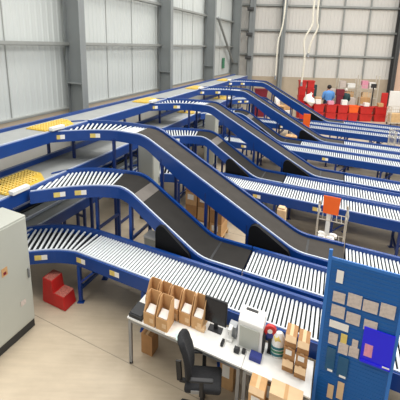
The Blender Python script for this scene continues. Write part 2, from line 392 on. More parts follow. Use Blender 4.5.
def incline(k, lvl):
    ds = k*PITCH
    if lvl == 'M': sN, sF, tsh, zt, tt, tb, tbelt, depth, tcur = 6.17, 6.98, 0.0, 1.77, -3.55, -1.95, -1.18, .27, -3.9
    else: sN, sF, tsh, zt, tt, tb, tbelt, depth, tcur = 7.42, 8.17, -.75, 2.47, -3.78, -.4, .42, .36, -4.15
    sN += ds; sF += ds; zb = .9
    cn, cf = spur_curve(sN, sF, tsh, zt)
    nm = 'steep' if lvl == 'M' else 'long'
    if lvl == 'M': lab = 'shorter black belt incline '+ROWLAB[k]
    else: lab = 'longer, taller grey belt incline '+ROWLAB[k]
    root = thing('incline_conveyor', W((sN+sF)/2, (tt+tb)/2, 0), lab, 'conveyor', 'belt incline conveyors')
    tc = -3.7+tsh
    ts = []; t = tc
    while t < tbelt-.02: ts.append(t); t += .1
    ts.append(tbelt)
    sn = [W(sN, t, zprof(t, tt, tb, zt, zb)) for t in ts]; sf = [W(sF, t, zprof(t, tt, tb, zt, zb)) for t in ts]
    N = cn+sn[1:]; F = cf+sf[1:]
    dd = [min(depth, max(.2, .2+(depth-.2)*(zt-p.z)/.5)) for p in N]
    frames(root, N, F, dd)
    # belt
    if lvl == 'M':
        j = 12; BN = cn[j:]+sn[1:]; BF = cf[j:]+sf[1:]
        add_rollers(root, [(a+DROP, b+DROP) for a, b in lerp_pairs(cn[:j+1], cf[:j+1], 18)])
    else:
        i0 = min(i for i, t in enumerate(ts) if t >= tcur); BN = sn[i0:]; BF = sf[i0:]
        add_rollers(root, [(a+DROP, b+DROP) for a, b in lerp_pairs(cn, cf, 17)+lerp_pairs(sn[:i0+1], sf[:i0+1], 5)])
    dz = Vector((0, 0, -.10)); belt_mesh([p+dz for p in cn], [p+dz for p in cf], .01).build('gap_shade_sheet', M['under'], root)  # same added shade sheet, below the curve rollers
    belt_mesh(BN, BF).build('belt', M['belt'] if lvl == 'M' else M['belt_tan'], root)
    # belt lacing, a paler strip across the belt
    iq = len(cn)//5 + (14 if lvl == 'M' else 9)
    up = Vector((0, 0, .004))
    if lvl == 'M':
        belt_mesh([p+up for p in BN[5:8]], [p+up for p in BF[5:8]], .004).build('belt_joint', M['lacing'], root)
    # joint between incline and landing
    il = min(i for i, p in enumerate(BN) if abs(p.z-zb) < .01)
    belt_mesh([p+up for p in (BN[il], BN[il].lerp(BN[il+1], .4))], [p+up for p in (BF[il], BF[il].lerp(BF[il+1], .4))], .004).build('belt_joint', M['plinth'], root)
    # drive housing: rounded guard slung under the foot of the slope
    t0, t1 = (-2.84, -2.12) if lvl == 'M' else (-1.3, -.5)
    mb = MB(); r = .13; prof = []
    za, zb2 = zprof(t0, tt, tb, zt, zb)-.06, zprof(t1, tt, tb, zt, zb)+.02
    zlo = .62
    corners = [(t1-r, zb2-r, 0, 70), (t0+r, za-r, 70, 180), (t0+r, zlo+r, 180, 270), (t1-r, zlo+r, 270, 360)]
    for cx, cz, a0, a1 in corners:
        for q in range(6):
            a = math.radians(a0+(a1-a0)*q/5); prof.append((cx+r*math.cos(a), cz+r*math.sin(a)))
    n = len(prof); so = .16 if lvl == 'M' else .2
    A = [W(sN-so, t, z) for t, z in prof]; B = [W(sN-.075, t, z) for t, z in prof]
    i = len(mb.v); mb.v += A+B
    for q in range(n): mb.f.append((i+q, i+(q+1) % n, i+n+(q+1) % n, i+n+q)); mb.mi.append(0)
    mb.f.append(tuple(range(i, i+n))); mb.mi.append(0); mb.f.append(tuple(range(i+n, i+2*n))); mb.mi.append(0)
    A = [W(sN-.08, t, min(z, zprof(t, tt, tb, zt, zb)-depth-.01)) for t, z in prof]; B = [W(sF-.1, t, min(z, zprof(t, tt, tb, zt, zb)-depth-.01)) for t, z in prof]
    i = len(mb.v); mb.v += A+B
    for q in range(n): mb.f.append((i+q, i+(q+1) % n, i+n+(q+1) % n, i+n+q)); mb.mi.append(0)
    mb.f.append(tuple(range(i, i+n))); mb.mi.append(0); mb.f.append(tuple(range(i+n, i+2*n))); mb.mi.append(0)
    mb.build('drive_housing', M['housing'], root, smooth=True)
    # legs
    lt = ((-4.25, 'blue'), (-3.45, 'blue')) if lvl == 'M' else ((-4.55, 'navy'), (-3.3, 'navy'), (-2.25, 'navy'), (-1.35, 'navy'))
    for t, m in lt:
        zz = zprof(t, tt, tb, zt, zb)-.17
        dsn = 0 if t > tc else -.06
        leg_frame(root, W(sN-.04+dsn, t), W(sF+.04+dsn, t), zz, False, m, (.35, zz*.55) if lvl == 'M' else (.4,))
    mt = tb+.25
    leg_frame(root, W(sN-.04, mt), W(sF+.04, mt), zb-.2, False, 'navy')
    for i in ((3, 6) if lvl == 'M' else (2, 8)): sticker(root, N, F, i, -.1)
    return root, sN, sF, tbelt

def outlet(k, lvl, sN, sF, t0, tend, pitch):
    z = .9
    lab = ('roller lane at the shorter incline foot ' if lvl == 'M' else 'roller lane at the longer incline foot ')+ROWLAB[k]
    root = thing('roller_lane', W((sN+sF)/2, (t0+tend)/2, 0), lab, 'conveyor', 'roller outlet lanes')
    t0 += .02
    ts = [t0, (t0+tend)/2, tend]
    N = [W(sN, t, z) for t in ts]; F = [W(sF, t, z) for t in ts]
    frames(root, N, F, .24 if lvl == 'M' else .26)
    dz = Vector((0, 0, -.10)); belt_mesh([p+dz for p in N], [p+dz for p in F], .01).build('gap_shade_sheet', M['under'], root)  # added dark sheet, gives the lane's roller gaps their shade
    n = int((tend-t0)/pitch)
    add_rollers(root, [(W(sN, t0+(i+.5)*pitch, z)+DROP, W(sF, t0+(i+.5)*pitch, z)+DROP) for i in range(n)])
    t = t0+.25
    while t < tend:
        leg_frame(root, W(sN-.04, t), W(sF+.04, t), z-.22, True, 'navy'); t += 1.45
    sticker(root, N, F, 0, -.11); 
    return root

TEND = [1.9, 2.6, 3.3, 4.6]; RP = [.061, .064, .07, .085]
for k in range(4):
    low_lane(k, TEND[k], RP[k])
    for lvl in 'MH':
        r, a, b, tb = incline(k, lvl)
        outlet(k, lvl, a, b, tb, TEND[k], RP[k])

# main sorter lines stacked along the wall
def main_line(label, tb, tf, z, s0, s1, beltm, yel, group='main sorter lines', split=None, step=2.6, mt='blue'):
    root = thing('sorter_conveyor', W((s0+s1)/2, (tb+tf)/2, 0), label, 'conveyor', group)
    B = [W(s0, tb, z), W((s0+s1)/2, tb, z), W(s1, tb, z)]; Fr = [W(s0, tf, z), W((s0+s1)/2, tf, z), W(s1, tf, z)]
    strip(B, Fr, .08, -.2, .06 if z > 2 else .1).build('side_frame', M['blue'], root)
    strip(Fr, B, .07, -.2, .0).build('side_frame', M['blue'], root)
    strip(Fr, B, .03, .0, .02).build('edge_rail', M['rail'], root)
    belt_mesh(Fr, B).build('belt', M[beltm], root)
    if split is not None:
        mb = MB(); mb.sbox(s0, s1, split-.02, split+.02, z-.02, z+.05); mb.build('divider_rail', M['rail'], root)
        mb = MB(); mb.sbox(s0, s1, tb+.01, tb+.09, z, z+.03); mb.build('dark_strip', M['plinth'], root)  # second box: dark strip along the back edge of the belt
    for (a, b, ta, tz) in yel:
        mb = MB(); sk = .55
        pts = [(a, ta), (a+(tz-ta)*sk*.2, tz), (b+(tz-ta)*sk*.2-.35, tz), (b, tz-.35), (b, ta)]
        lo = [W(s, t, z+.001) for s, t in pts]; hi = [W(s, t, z+.022) for s, t in pts]
        n = len(pts); mb.quad(*hi); mb.quad(*lo)
        for q in range(n): mb.quad(lo[q], lo[(q+1) % n], hi[(q+1) % n], hi[q])
        tp = mb.build('transfer_table', M['yellow'], root)
        wm = MB(); s = a+.1
        while s < b-.06:
            t = ta+.06
            while t < tz-.05:
                if not (s > b-.35 and t > tz-.35): wm.sbox(s-.028, s+.028, t-.022, t+.022, z+.02, z+.045)
                t += .085
            s += .095
        wm.build('transfer_wheels', M['yellowtag'], tp)['kind'] = 'stuff'
        mb = MB(); mb.sbox(a+.1, a+.55, tz-.02, tz+.10, z+.02, z+.09); mb.build('transfer_guard', M['white'], root, bevel=.01)
    s = s0+1.9
    while s < s1:
        leg_frame(root, W(s, tb-.03), W(s, tf+.03), z-.22, False, 'navy', (.5,) if z < 1.5 else (1.35,))
        s += step
    return root
main_line('highest grey belt sorting line running along the white side wall', -6.42, -5.64, 2.5, 2.6, 27.0, 'belt_light', [(6.15+5.2*k, 7.45+5.2*k, -6.25, -5.62) for k in range(4)])
main_line('middle grey belt sorting line at mid height beneath the highest one', -6.05, -5.18, 1.8, 2.6, 26.0, 'belt_light', [(4.4+5.2*k, 5.75+5.2*k, -5.92, -5.16) for k in range(4)])
main_line('lowest grey belt sorting line feeding the low roller conveyors', -6.2, -5.42, .9, 2.6, 25.0, 'belt_light', [(3.5+5.2*k, 4.5+5.2*k, -5.7, -5.4) for k in range(4)], split=-5.78)

# ------------------------------------------------------------------ switch cabinets
def cabinet(s0, s1, t1, depth, h, label):
    t0 = t1-depth
    root = thing('switch_cabinet', W((s0+s1)/2, (t0+t1)/2, 0), label, 'cabinet', 'control cabinets')
    mb = MB(); mb.sbox(s0, s1, t0, t1, .13, h); mb.build('body', M['cream'], root, bevel=.01)
    mb = MB(); mb.sbox(s0+.01, s1-.01, t0+.01, t1-.01, 0, .135); mb.build('plinth', M['plinth'], root)
    w = s1-s0
    mb = MB(); mb.sbox(s0+.02, s1-.02, t1, t1+.015, .16, h-.03); d = mb.build('door', M['cream'], root, bevel=.004)
    mb = MB(); mb.sbox(s1-.09, s1-.06, t1+.015, t1+.04, h*.48, h*.56); mb.build('handle', M['steel'], d)
    return root, d
c0, d0 = cabinet(2.9, 4.07, -4.33, .55, 1.82, 'large pale grey control cabinet on black plinth at the left edge')
mb = MB(); mb.sbox(3.44, 3.56, -4.313, -4.309, 1.13, 1.25); mb.build('warning_sticker', M['card'], d0)
mb = MB(); mb.sbox(3.47, 3.53, -4.309, -4.307, 1.15, 1.19); mb.build('warning_mark', M['maroon'], d0)
mb = MB(); mb.sbox(3.76, 3.88, -4.313, -4.309, .50, .58); mb.build('rating_plate', M['tagp'], d0)
cabinet(8.85, 9.3, -4.25, .45, 1.93, 'white control cabinet standing behind the crest of the nearest short incline')
cabinet(14.25, 14.75, -4.1, .4, 1.95, 'white control cabinet standing between the second row inclines')

# ------------------------------------------------------------------ red step stool
root = thing('step_stool', W(4.80, -4.4, 0), 'red plastic two-step stool on the floor under the nearest roller curve', 'step stool')
def step_body():
    mb = MB()
    s0, s1 = 4.62, 4.98
    prof = [(-4.66, 0), (-4.09, 0), (-4.13, .24), (-4.37, .24), (-4.40, .45), (-4.63, .45)]
    n = len(prof); A = [W(s0+(.015 if z > .1 else 0), t, z) for t, z in prof]; B = [W(s1-(.015 if z > .1 else 0), t, z) for t, z in prof]
    mb.v += A+B
    for q in range(n): mb.f.append((q, (q+1) % n, n+(q+1) % n, n+q)); mb.mi.append(0)
    mb.f.append(tuple(range(n))); mb.mi.append(0); mb.f.append(tuple(range(n, 2*n))); mb.mi.append(0)
    return mb
step_body().build('body', M['red'], root, bevel=.015)
for t0, t1, z in ((-4.36, -4.14, .24), (-4.61, -4.41, .45)):
    mb = MB(); s = 4.65
    mb.sbox(4.645, 4.96, t0+.012, t1-.0, z-.001, z+.002)
    while s < 4.94:
        t = t0+.02
        while t < t1: mb.sbox(s, s+.022, t, t+.022, z, z+.006); t += .05
        s += .042
    o = mb.build('tread_grip', M['grip'], root); o['kind'] = 'stuff'

# ------------------------------------------------------------------ desks
def desk(s0, s1, t0, t1, label):
    root = thing('desk', W((s0+s1)/2, (t0+t1)/2, 0), label, 'desk', 'packing desks')
    mb = MB(); mb.sbox(s0, s1, t0, t1, .705, .73); mb.build('desktop', M['white'], root, bevel=.004)
    for s in (s0+.03, s1-.06):
        for t in (t0+.04, t1-.04):
            mb = MB(); mb.bar(W(s, t, 0.02), W(s, t, .69), .04); lg = mb.build('leg', M['steel'], root)
            mb = MB(); mb.tube([W(s, t, 0), W(s, t, .025)], .025, 10); mb.build('foot', M['black'], lg)
    mb = MB()
    mb.bar(W(s0+.03, t0+.04, .68), W(s0+.03, t1-.04, .68), .03, .04); mb.bar(W(s1-.06, t0+.04, .68), W(s1-.06, t1-.04, .68), .03, .04)
    mb.bar(W(s0+.03, t0+.04, .68), W(s1-.06, t0+.04, .68), .03, .04); mb.bar(W(s0+.03, t1-.04, .68), W(s1-.06, t1-.04, .68), .03, .04)
    mb.build('frame', M['steel'], root)
DZ = .731
desk(4.25, 4.88, -2.5, -.75, 'white desk with silver legs carrying the cardboard bins')
desk(4.25, 4.88, -.745, .08, 'white desk with silver legs carrying the printer and small cartons')

def pick_bin(s0, t0, w, d, h, label, cardz=.13):
    """tall-backed open-front cardboard bin, low front towards the viewer"""
    root = thing('cardboard_bin', W(s0+d/2, t0+w/2, DZ), label, 'bin', 'cardboard bins on the desk')
    th = .008; z = DZ; lf = .17
    mb = MB()
    mb.sbox(s0, s0+d, t0, t0+w, z, z+th); mb.sbox(s0+d-th, s0+d, t0, t0+w, z+th, z+h); mb.sbox(s0, s0+th, t0, t0+w, z+th, z+lf)
    for ta in (t0, t0+w-th):
        prof = [(s0+th, z+th), (s0+d-th, z+th), (s0+d-th, z+h), (s0+d*.62, z+h), (s0+th, z+lf)]
        A = [W(s, ta, zz) for s, zz in prof]; B = [W(s, ta+th, zz) for s, zz in prof]; i = len(mb.v); n = 5; mb.v += A+B
        for q in range(n): mb.f.append((i+q, i+(q+1) % n, i+n+(q+1) % n, i+n+q)); mb.mi.append(0)
        mb.f.append(tuple(range(i, i+n))); mb.mi.append(0); mb.f.append(tuple(range(i+n, i+2*n))); mb.mi.append(0)
    mb.build('bin_wall', M['card'], root)
    mb = MB(); a = W(s0+.04, t0+.025, z+cardz+.02); b = W(s0+.04, t0+w-.025, z+cardz+.02); c = W(s0+d*.7, t0+w-.025, z+cardz+.06); e = W(s0+d*.7, t0+.025, z+cardz+.06)
    u = Vector((0, 0, .01)); mb.hexa([a, b, c, e], [a+u, b+u, c+u, e+u]); mb.build('white_card', M['paper'], root)
    mb = MB(); mb.sbox(s0+th, s0+d*.72, t0+th, t0+w-th, z+th, z+cardz); mb.build('packing_slips', M['card_d'], root)
    mb = MB(); mb.sbox(s0-.004, s0, t0+w*.55, t0+w*.9, z+.05, z+.11); mb.build('bin_label', M['card_l'], root)
pick_bin(4.27, -2.22, .185, .27, 0.37, 'brown cardboard bin at the left front corner of the desk')
pick_bin(4.27, -2.015, .185, .27, 0.37, 'brown cardboard bin at the front, just left of the strewn white papers')
pick_bin(4.57, -2.34, .17, .27, 0.36, 'brown cardboard bin at the back left, nearest the black case')
pick_bin(4.57, -2.15, .17, .27, 0.36, 'brown cardboard bin second from left in the back row')
pick_bin(4.57, -1.955, .17, .27, 0.36, 'brown cardboard bin third from left in the back row')
pick_bin(4.57, -1.765, .18, .27, 0.36, 'brown cardboard bin fourth in the back row, white card in front')
pick_bin(4.57, -1.565, .17, .27, 0.37, 'brown cardboard bin nearest the black monitor')

mb = MB(); mb.sbox(4.27, 4.6, -2.48, -2.26, DZ, DZ+.05); mb.sbox(4.29, 4.58, -2.47, -2.27, DZ+.05, DZ+.06)
solo(mb, 'carry_case', M['black'], 'flat black case lying on the left end of the desk', 'case', bevel=.01)
# papers
for i, (s, t, ds, dt, r, m_, lab) in enumerate(((4.35, -1.78, .24, .17, .2, 'paper', 'white paper sheet on the desk just right of the front bins'), (4.42, -1.52, .2, .16, -.2, 'paper', 'white paper sheet in the middle of the desk before the bin row'), (4.30, -1.62, .16, .14, .5, 'teal_paper', 'pale green paper sheet at the front edge of the desk'))):
    if m_ == 'teal_paper' and m_ not in M: M[m_] = mat('pale_green_paper', srgb(196, 222, 214), .7, 0, .05, 9)
    mb = MB(); c = W(s, t, DZ+.002+.002*i); a = E1*ds/2; b = E2*dt/2; R = Matrix.Rotation(r, 3, 'Z'); a = R @ a; b = R @ b
    q = [c-a-b, c-a+b, c+a+b, c+a-b]; mb.hexa(q, [p+Vector((0, 0, .0015)) for p in q])
    solo(mb, 'paper_sheet', M[m_], lab, 'paper', 'papers on the desk')

# monitor
root = thing('monitor', W(4.72, -1.25, DZ), 'black computer monitor standing on the desk between bins and printer', 'monitor')
mb = MB(); mb.sbox(4.66, 4.80, -1.34, -1.14, DZ, DZ+.015); mb.build('base', M['black'], root, bevel=.005)
mb = MB(); mb.bar(W(4.75, -1.24, DZ+.01), W(4.75, -1.24, DZ+.25), .05, .03); mb.build('stand', M['black'], root)
def slab(t0, t1, z0, z1, s0, s1, lean):
    mb = MB(); b = [W(s0, t0, z0), W(s0, t1, z0), W(s1, t1, z0), W(s1, t0, z0)]; t = [W(s0+lean, t0, z1), W(s0+lean, t1, z1), W(s1+lean, t1, z1), W(s1+lean, t0, z1)]
    return mb.hexa(b, t)
slab(-1.42, -1.08, DZ+.10, DZ+.42, 4.70, 4.735, .05).build('casing', M['black'], root, bevel=.006)
slab(-1.405, -1.095, DZ+.12, DZ+.405, 4.698, 4.702, .046).build('screen', M['screen'], root)
mb = MB(); mb.sbox(4.70, 4.85, -1.045, -.93, DZ, DZ+.16)
solo(mb, 'grey_box', M['steel'], 'small grey device box between monitor and printer', 'device', bevel=.008)
mb = MB(); mb.sbox(4.56, 4.66, -1.5, -1.36, DZ, DZ+.05); mb.sbox(4.57, 4.65, -1.49, -1.37, DZ+.05, DZ+.065)
solo(mb, 'tape_block', M['card_l'], 'tan block on the desk below the monitor', 'block', bevel=.008)

# printer
root = thing('label_printer', W(4.75, -.72, DZ), 'tall white label printer on the desk with a dark slot on top', 'printer')
mb = MB()
prof = [(4.58, DZ), (4.92-.04, DZ), (4.88, DZ+.42), (4.72, DZ+.44), (4.60, DZ+.36)]
A = [W(s, -.89, z) for s, z in prof]; B = [W(s, -.56, z) for s, z in prof]; n = 5; mb.v += A+B
for q in range(n): mb.f.append((q, (q+1) % n, n+(q+1) % n, n+q)); mb.mi.append(0)
mb.f.append(tuple(range(n))); mb.mi.append(0); mb.f.append(tuple(range(n, 2*n))); mb.mi.append(0)
mb.build('housing', M['white'], root, bevel=.012)
mb = MB(); mb.sbox(4.575, 4.585, -.86, -.60, DZ+.03, DZ+.31); mb.build('front_panel', M['cream'], root, bevel=.006)
mb = MB(); mb.sbox(4.75, 4.80, -.82, -.66, DZ+.425, DZ+.445); mb.build('paper_slot', M['plinth'], root)
mb = MB(); mb.sbox(4.60, 4.76, -.56, -.535, DZ+.02, DZ+.27); mb.build('side_panel', M['plinth'], root, bevel=.006)

# small things on the desk
root = thing('hand_scanner', W(4.63, -1.0, DZ), 'white hand scanner upright in its cradle in front of the printer', 'scanner')
mb = MB(); mb.sbox(4.59, 4.69, -1.05, -.96, DZ, DZ+.03); mb.build('cradle', M['white'], root, bevel=.008)
mb = MB(); mb.bar(W(4.64, -1.005, DZ+.02), W(4.645, -1.0, DZ+.14), .035, .04); mb.build('grip', M['white'], root, bevel=.008)
mb = MB(); mb.bar(W(4.60, -1.005, DZ+.15), W(4.70, -1.0, DZ+.17), .05, .045); mb.build('head', M['white'], root, bevel=.01)
def small(name, m, s0, s1, t0, t1, h, label, cat, **k):
    mb = MB(); mb.sbox(s0, s1, t0, t1, DZ, DZ+h); mb.sbox(s0+.01, s1-.01, t0+.01, t1-.01, DZ+h, DZ+h+.006)
    return solo(mb, name, M[m], label, cat, bevel=.005, **k)
small('stapler', 'black', 4.45, 4.57, -1.09, -1.055, .04, 'small black stapler on the desk left of the white scanner', 'stapler')
small('tape_gun', 'black', 4.44, 4.52, -.90, -.83, .05, 'black tape dispenser on the desk in front of the printer', 'tape dispenser')
small('desk_knife', 'plinth', 4.48, 4.55, -.80, -.755, .04, 'dark cutter lying right of the black tape dispenser', 'cutter')
small('card_box', 'bluebox', 4.43, 4.57, -.69, -.54, .05, 'flat dark blue box on the desk below the printer', 'box')
# tape roll stand
root = thing('tape_roll_stand', W(4.72, -.47, DZ), 'red and white roll on a black stand right of the printer', 'stand')
mb = MB(); mb.sbox(4.68, 4.78, -.50, -.44, DZ, DZ+.02); mb.build('base', M['black'], root)
mb = MB(); mb.bar(W(4.73, -.47, DZ+.01), W(4.73, -.47, DZ+.24), .05, .04); mb.build('post', M['black'], root)
mb = MB(); c = W(4.72, -.48, DZ+.30); ax = E1*.03; mb.tube([c-ax, c+ax], .07, 18); mb.build('roll', M['red'], root, smooth=True)
mb = MB(); mb.tube([c-ax*1.12, c-ax*1.02], .03, 14); mb.build('roll_core', M['white'], root, smooth=True)
mb = MB(); mb.tube([c+Vector((0, 0, -.055))-ax*1.1, c+Vector((0, 0, -.055))+ax*1.1], .04, 14); mb.build('roll_cap', M['bluebox'], root, smooth=True)
# carrier bag
root = thing('carrier_bag', W(4.72, -.37, DZ), 'white and green plastic bag between red roll and small cartons', 'bag')
mb = MB()
prof = [(.0, .075), (.08, .085), (.2, .08), (.27, .06), (.31, .035)]
c = W(4.73, -.365, DZ)
mb.tube([c+Vector((0, 0, z)) for z, r in prof], [r for z, r in prof], 14); mb.build('bag_body', M['white'], root, smooth=True)
for z, m_ in ((.03, 'teal'), (.075, 'green'), (.12, 'teal')):
    mb = MB(); mb.tube([c+Vector((0, 0, z)), c+Vector((0, 0, z+.03))], [.088, .088], 14); mb.build('green_band', M[m_], root, smooth=True)
mb = MB(); mb.tube([c+Vector((-.03, 0, .22)), c+Vector((.02, -.02, .25))], .06, 12); mb.build('yellow_patch', M['yellowtag'], root, smooth=True)

# small cartons, two piles of three
def carton(s0, t0, ds, dt, z0, h, label, m_='card', group='small cartons piled on the desk', lid='card_l', flap=True, name='carton', lab=True):
    root = thing(name, W(s0+ds/2, t0+dt/2, z0), label, 'carton', group)
    mb = MB(); mb.sbox(s0, s0+ds, t0, t0+dt, z0, z0+h); mb.build('carton_body', M[m_], root, bevel=.004)
    mb = MB(); mb.sbox(s0+.004, s0+ds-.004, t0+dt/2-.02, t0+dt/2+.02, z0+h, z0+h+.003); mb.build('tape_strip', M[lid], root)
    if lab:
        mb = MB(); mb.sbox(s0-.003, s0, t0+dt*.18, t0+dt*.72, z0+h*.42, z0+h*.85); mb.build('paper_label', M['paper'], root)
    if flap:
        mb = MB(); a, b = W(s0, t0+.004, z0+h), W(s0, t0+dt-.004, z0+h); o = W(-.05, 0, -.05+.0)
        q = [a, b, b+o, a+o]; nrm = Vector((0, 0, .004)); mb.hexa(q, [p+nrm for p in q]); mb.build('flap', M[lid], root)
    return root
names = ['bottom', 'middle', 'top']
for j, (t0, zoff) in enumerate(((-.285, 0), (-.135, 0))):
    for i in range(3):
        carton(4.50+.02*i+(.0 if j == 0 else -.03), t0+.004*i, .25, .135, DZ+i*.15, .146, '%s small brown carton of the %s pile on the desk' % (names[i], ('left', 'right')[j]), 'card_d', flap=(i != 1))
carton(4.0, -.60, .22, .19, 0, .76, 'tall narrow brown carton with paper label standing before the desk', 'card', 'cartons around the desk')
carton(3.98, -.36, .24, .36, 0, .80, 'large pale carton standing at the front right of the desk', 'card_l', 'cartons around the desk', 'card', False, lab=False)
carton(4.62, -1.12, .25, .2, 0, .42, 'brown carton on the floor under the desk near the chair', 'card', 'cartons around the desk', flap=False)
carton(4.56, -2.42, .25, .2, 0, .32, 'brown carton under the left end of the desk', 'card_d', 'cartons around the desk', flap=False, lab=False)
carton(4.62, -.55, .2, .3, 0, .4, 'dark brown carton under the desk below the printer', 'card_d', 'cartons around the desk', flap=False)

# ------------------------------------------------------------------ office chair
def chair():
    ang = math.radians(-4)            # the seat looks along +X locally
    root = thing('office_chair', Vector((.09, 4.60, 0)), 'black swivel office chair standing in front of the white desk', 'chair', None, ang)
    L = dict(local=True)
    mb = MB(); mb.box(-.20, .22, -.22, .22, .44, .52); mb.build('seat', M['fabric'], root, bevel=.035, segs=4, **L)
    mb = MB()                       # curved backrest
    rows = []
    for i in range(9):
        z = .56+.50*i/8; w = .20 if 1 < i < 6 else (.185 if i in (1, 6, 7) else .15); x = -.23-.10*(i/8)+.03*math.sin(i/8*math.pi)
        rows.append([(x+.05*(1-abs(y)/w*.0)-.0+.04*(y/w)**2, y, z) for y in (-w, -w/2, 0, w/2, w)])
    for i in range(8):
        for j in range(4):
            mb.quad(rows[i][j], rows[i][j+1], rows[i+1][j+1], rows[i+1][j])
    o = mb.build('backrest', M['fabric'], root, smooth=True, **L)
    sd = o.modifiers.new('thick', 'SOLIDIFY'); sd.thickness = .07; sd.offset = 0
    bv = o.modifiers.new('bevel', 'BEVEL'); bv.width = .02; bv.segments = 3; bv.limit_method = 'ANGLE'
    mb = MB(); mb.bar((-.1, 0, .43), (-.27, 0, .46), .06, .03); mb.bar((-.27, 0, .45), (-.29, 0, .72), .06, .03); mb.build('back_stem', M['black'], root, **L)
    for y in (-.26, .26):
        mb = MB(); mb.bar((0, y*.75, .45), (0, y, .47), .04, .03); mb.bar((0, y, .46), (0, y, .66), .04, .03); a = mb.build('armrest', M['black'], root, **L)
        mb = MB(); mb.box(-.13, .13, y-.035, y+.035, .66, .69); mb.build('arm_pad', M['black'], a, bevel=.012, **L)
    mb = MB(); mb.tube([(0, 0, .09), (0, 0, .44)], .028, 12); mb.build('gas_column', M['black'], root, smooth=True, **L)
    for i in range(5):
        a = 2*math.pi*i/5+.3; d = Vector((math.cos(a), math.sin(a), 0))
        mb = MB(); mb.bar(d*.02+Vector((0, 0, .11)), d*.27+Vector((0, 0, .08)), .045, .03); s = mb.build('base_arm', M['black'], root, **L)
        mb = MB(); q = Vector((-d.y, d.x, 0))*.022; c = d*.27+Vector((0, 0, .032)); mb.tube([c-q, c+q], .032, 12); mb.build('castor', M['black'], s, smooth=True, **L)
    mb = MB(); mb.box(-.12, .02, -.226, -.221, .455, .50); mb.build('seat_label', M['steel'], root, **L)
chair()

# ------------------------------------------------------------------ blue tag panel
root = thing('notice_panel', W(4.62, .44, 0), 'tall blue louvred panel covered with paper tags at the right', 'panel')
mb = MB(); mb.sbox(4.60, 4.615, .13, .84, .25, 2.18)
z = .3
while z < 2.15: mb.sbox(4.594, 4.60, .15, .82, z, z+.012); z += .045
mb.build('panel_sheet', M['board'], root)
for t in (.115, .855):
    mb = MB(); mb.bar(W(4.607, t, 0), W(4.607, t, 2.2 if t > .3 else 2.28), .035, .035); mb.build('post', M['boardpost'], root)
mb = MB(); mb.sbox(4.597, 4.618, .13, .84, 2.175, 2.205); mb.build('top_rail', M['boardpost'], root)
for t in (.115, .855):
    mb = MB(); mb.sbox(4.35, 4.9, t-.03, t+.03, 0, .03); mb.build('foot', M['boardpost'], root)
CARDS = [
 ('paper', .20, .27, 1.95, 2.09, 'single pale tag alone near the top of the blue panel'),
 ('tagp', .19, .315, 1.73, 1.85, 'buff tag first in the upper row on the blue panel'),
 ('tagp', .34, .48, 1.73, 1.88, 'buff tag second in the upper row on the blue panel'),
 ('tagp', .495, .64, 1.73, 1.86, 'buff tag third in the upper row on the blue panel'),
 ('tagp', .66, .80, 1.73, 1.88, 'buff tag last in the upper row at the panel edge'),
 ('tagp', .19, .33, 1.56, 1.70, 'buff tag at left of the second row on the blue panel'),
 ('tagp', .35, .49, 1.54, 1.67, 'buff tag in the middle of the second row on the panel'),
 ('tagp', .53, .66, 1.53, 1.65, 'buff tag at right of the second row on the blue panel'),
 ('paper', .19, .39, 1.43, 1.515, 'long white strip below the second row of tags'),
 ('tagp', .20, .295, 1.23, 1.37, 'pale tag below the left end of the white strip'),
 ('tagp', .315, .415, 1.16, 1.29, 'buff tag under the small yellow tag'),
 ('yellowtag', .325, .39, 1.29, 1.40, 'small yellow tag on the blue panel'),
 ('tagp', .425, .525, 1.17, 1.29, 'buff tag beside the bright blue folder'),
 ('tagp', .445, .505, 1.29, 1.38, 'narrow pale tag right of the yellow tag'),
 ('card_l', .26, .325, .56, .74, 'tan card low on the panel, left one of two'),
 ('card_l', .36, .43, .60, .82, 'tan card low on the panel, right one of two'),
]
for m_, a, b, z0, z1, lab in CARDS:
    mb = MB(); sl = -.02; p = 4.592
    mb.hexa([W(p-.004, a, z0), W(p-.004, b, z0), W(p, b, z0), W(p, a, z0)], [W(p-.010, a, z1), W(p-.010, b, z1), W(p-.004, b, z1), W(p-.004, a, z1)])
    solo(mb, 'paper_tag', M[m_], lab, 'tag', 'paper tags on the blue panel')
for a, b, z0, z1, lab in ((.20, .295, .90, 1.19, 'clear sleeve low on the blue panel, left one'), (.33, .44, .88, 1.13, 'clear sleeve low on the blue panel, right one')):
    root = thing('document_sleeve', W(4.59, (a+b)/2, z0), lab, 'sleeve', 'document sleeves on the panel')
    mb = MB(); mb.sbox(4.583, 4.592, a, b, z0, z1); mb.build('sleeve_pocket', M['sleeve'], root)
    mb = MB(); mb.sbox(4.579, 4.583, a+.03, b-.01, z0, z0+.025); mb.build('sleeve_edge', M['paper'], root)
root = thing('document_holder', W(4.58, .7, 1.18), 'bright blue document holder hanging on the panel', 'holder')
mb = MB(); mb.sbox(4.572, 4.59, .54, .84, 1.17, 1.57); mb.sbox(4.560, 4.572, .54, .84, 1.17, 1.20); mb.build('holder_tray', M['folder'], root, bevel=.004)
mb = MB(); mb.sbox(4.567, 4.572, .57, .65, 1.25, 1.39); mb.build('pink_slip', M['pinktag'], root)
mb = MB(); mb.sbox(4.558, 4.56, .76, .83, 1.195, 1.212); mb.build('white_mark', M['paper'], root)

